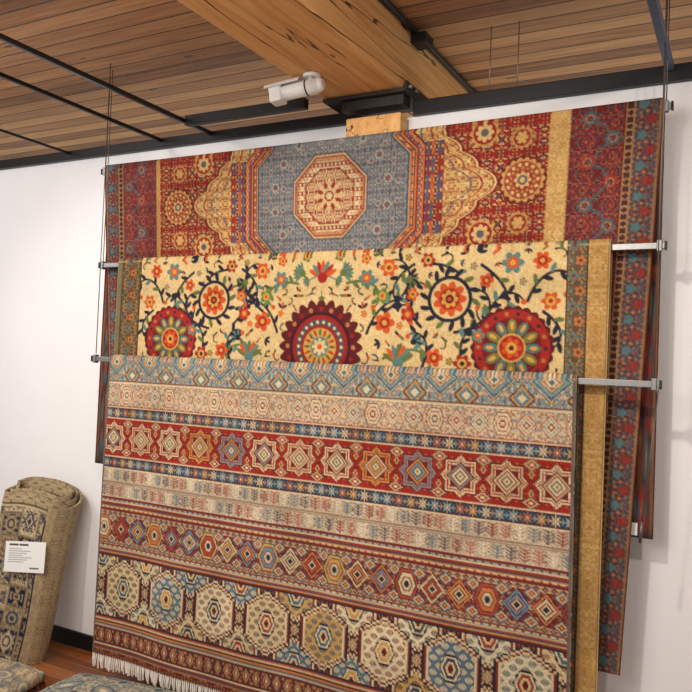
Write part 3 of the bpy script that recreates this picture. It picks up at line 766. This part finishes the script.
# ================================================================== RUG STACKS (folded, lying)
def slab(name,cx,cy,z0,sx,sy,th,rot,seed,pal,label,grp,soft=0):
    g=.0055; c=pat(sx,sy,g,seed,pal,.17); C=c.finish(seed=seed,gain=.92)
    ny,nx=C.shape[:2]; U=np.linspace(-1,1,nx)[None,:]*np.ones((ny,1)); V=np.linspace(1,-1,ny)[:,None]*np.ones((1,nx))
    # rounded corners: square-to-superellipse mapping
    x=U*np.sqrt(np.maximum(0,1-.10*V**6))*sx/2; y=V*np.sqrt(np.maximum(0,1-.10*U**6))*sy/2
    ed=np.minimum((1-np.abs(U))*sx/2,(1-np.abs(V))*sy/2); r_=th/2
    k=np.clip(ed/r_,0,1); prof=np.sqrt(1-(1-k)**2)
    z=th*.5+prof*th*.5+.002*np.sin(x*6+seed)*np.sin(y*5)*k
    if soft:
        kk=np.clip(ed/.22,0,1); z=z-soft*(1-kk)**2+soft*.25*np.sin(x*5+1)*np.sin(y*6)*kk
    o=grid_mesh(name,np.stack([x,y,z],-1),C,M_rug,thick=0)
    me=o.data
    bm=bmesh.new(); bm.from_mesh(me); edges=[e for e in bm.edges if e.is_boundary]
    ret=bmesh.ops.extrude_edge_only(bm,edges=edges)
    for v in [v for v in ret['geom'] if isinstance(v,bmesh.types.BMVert)]:
        v.co.x*=.99; v.co.y*=.99; v.co.z=.0
    be=[e for e in ret['geom'] if isinstance(e,bmesh.types.BMEdge)]
    bmesh.ops.holes_fill(bm,edges=be,sides=0)
    bmesh.ops.recalc_face_normals(bm,faces=bm.faces); bm.to_mesh(me); bm.free()
    o.location=(cx,cy,z0); o.rotation_euler=(0,0,rot)
    tag(o,label,"folded rug",group=grp); return o
palA=[(206,188,152),(176,152,118),(142,146,138),(112,122,128),(156,136,108)]
palB=[(124,138,140),(210,198,168),(160,150,128),(74,90,102),(188,172,140)]
palC=[(130,60,48),(196,160,110),(60,70,90),(90,40,36),(160,120,80)]
for i,(p_,sd_) in enumerate(((palC,3),(palB,4),(palC,5),(palB,6),(palC,8),(palA,7))):
    slab('folded_rug',-3.02,-1.42,.0545*i,1.25,1.16,.05,.10,sd_,p_,"pale beige folded rug lying on top of the stack" if i==5 else "folded wool rug lying flat within the floor stack","folded rugs in the beige topped stack",.022 if i==5 else 0)
for i,(p_,sd_) in enumerate(((palC,13),(palA,14),(palC,15),(palA,16),(palC,18),(palB,17))):
    slab('folded_rug',-1.70,-1.20,.0535*i,1.29,1.16,.05,.13,sd_,p_,"muted blue-green and cream folded rug lying on top of the stack" if i==5 else "folded wool rug lying flat within the floor stack","folded rugs in the blue-green topped stack",.022 if i==5 else 0)

# ================================================================== LIGHT
w=bpy.data.worlds.new('World'); scene.world=w; w.use_nodes=True
bg=w.node_tree.nodes['Background']; bg.inputs[0].default_value=(1.0,.96,.92,1); bg.inputs[1].default_value=.60
def spot(x,y,z,tx,ty,tz,e,size=1.3,blend=.8,col=(1,.91,.80),rad=.06):
    l=bpy.data.lights.new('spot','SPOT'); l.energy=e; l.spot_size=size; l.spot_blend=blend; l.color=col; l.shadow_soft_size=rad
    o=bpy.data.objects.new('track_spot_light',l); link(o); o.location=(x,y,z)
    o.rotation_euler=(Vector((tx,ty,tz))-Vector((x,y,z))).to_track_quat('-Z','Y').to_euler()
def area(x,y,z,tx,ty,tz,e,s,col):
    l=bpy.data.lights.new('area','AREA'); l.energy=e; l.size=s; l.color=col
    o=bpy.data.objects.new('ceiling_area_light',l); link(o); o.location=(x,y,z)
    o.rotation_euler=(Vector((tx,ty,tz))-Vector((x,y,z))).to_track_quat('-Z','Y').to_euler()
spot(-2.9,-2.3,2.9,-2.6,0,1.3,108)
spot(-1.0,-2.3,2.9,-1.3,0,1.4,114)
spot(.6,-2.3,2.9,-.4,0,1.4,68)
area(-1.5,-3.2,2.7,-1.6,0,1.2,56,1.6,(1,.97,.93))
area(-4.2,-2.0,2.7,-4.0,0,.8,30,1.2,(.97,.98,1))

# ================================================================== CAMERA
psi,p,rr=math.radians(28.3),math.radians(1.39),math.radians(2.4)
fwd=Vector((-math.sin(psi)*math.cos(p),math.cos(psi)*math.cos(p),math.sin(p)))
r0=Vector((math.cos(psi),math.sin(psi),0)); u0=r0.cross(fwd)
Rv=r0*math.cos(rr)+u0*math.sin(rr); Uv=-r0*math.sin(rr)+u0*math.cos(rr)
cd=bpy.data.cameras.new('camera'); co=bpy.data.objects.new('camera',cd); link(co)
mw=Matrix((Rv,Uv,-fwd)).transposed().to_4x4(); mw.translation=Vector((0,-2.98,1.6)); co.matrix_world=mw
cd.sensor_width=36; cd.lens=750/692*36; cd.clip_start=.05
scene.camera=co
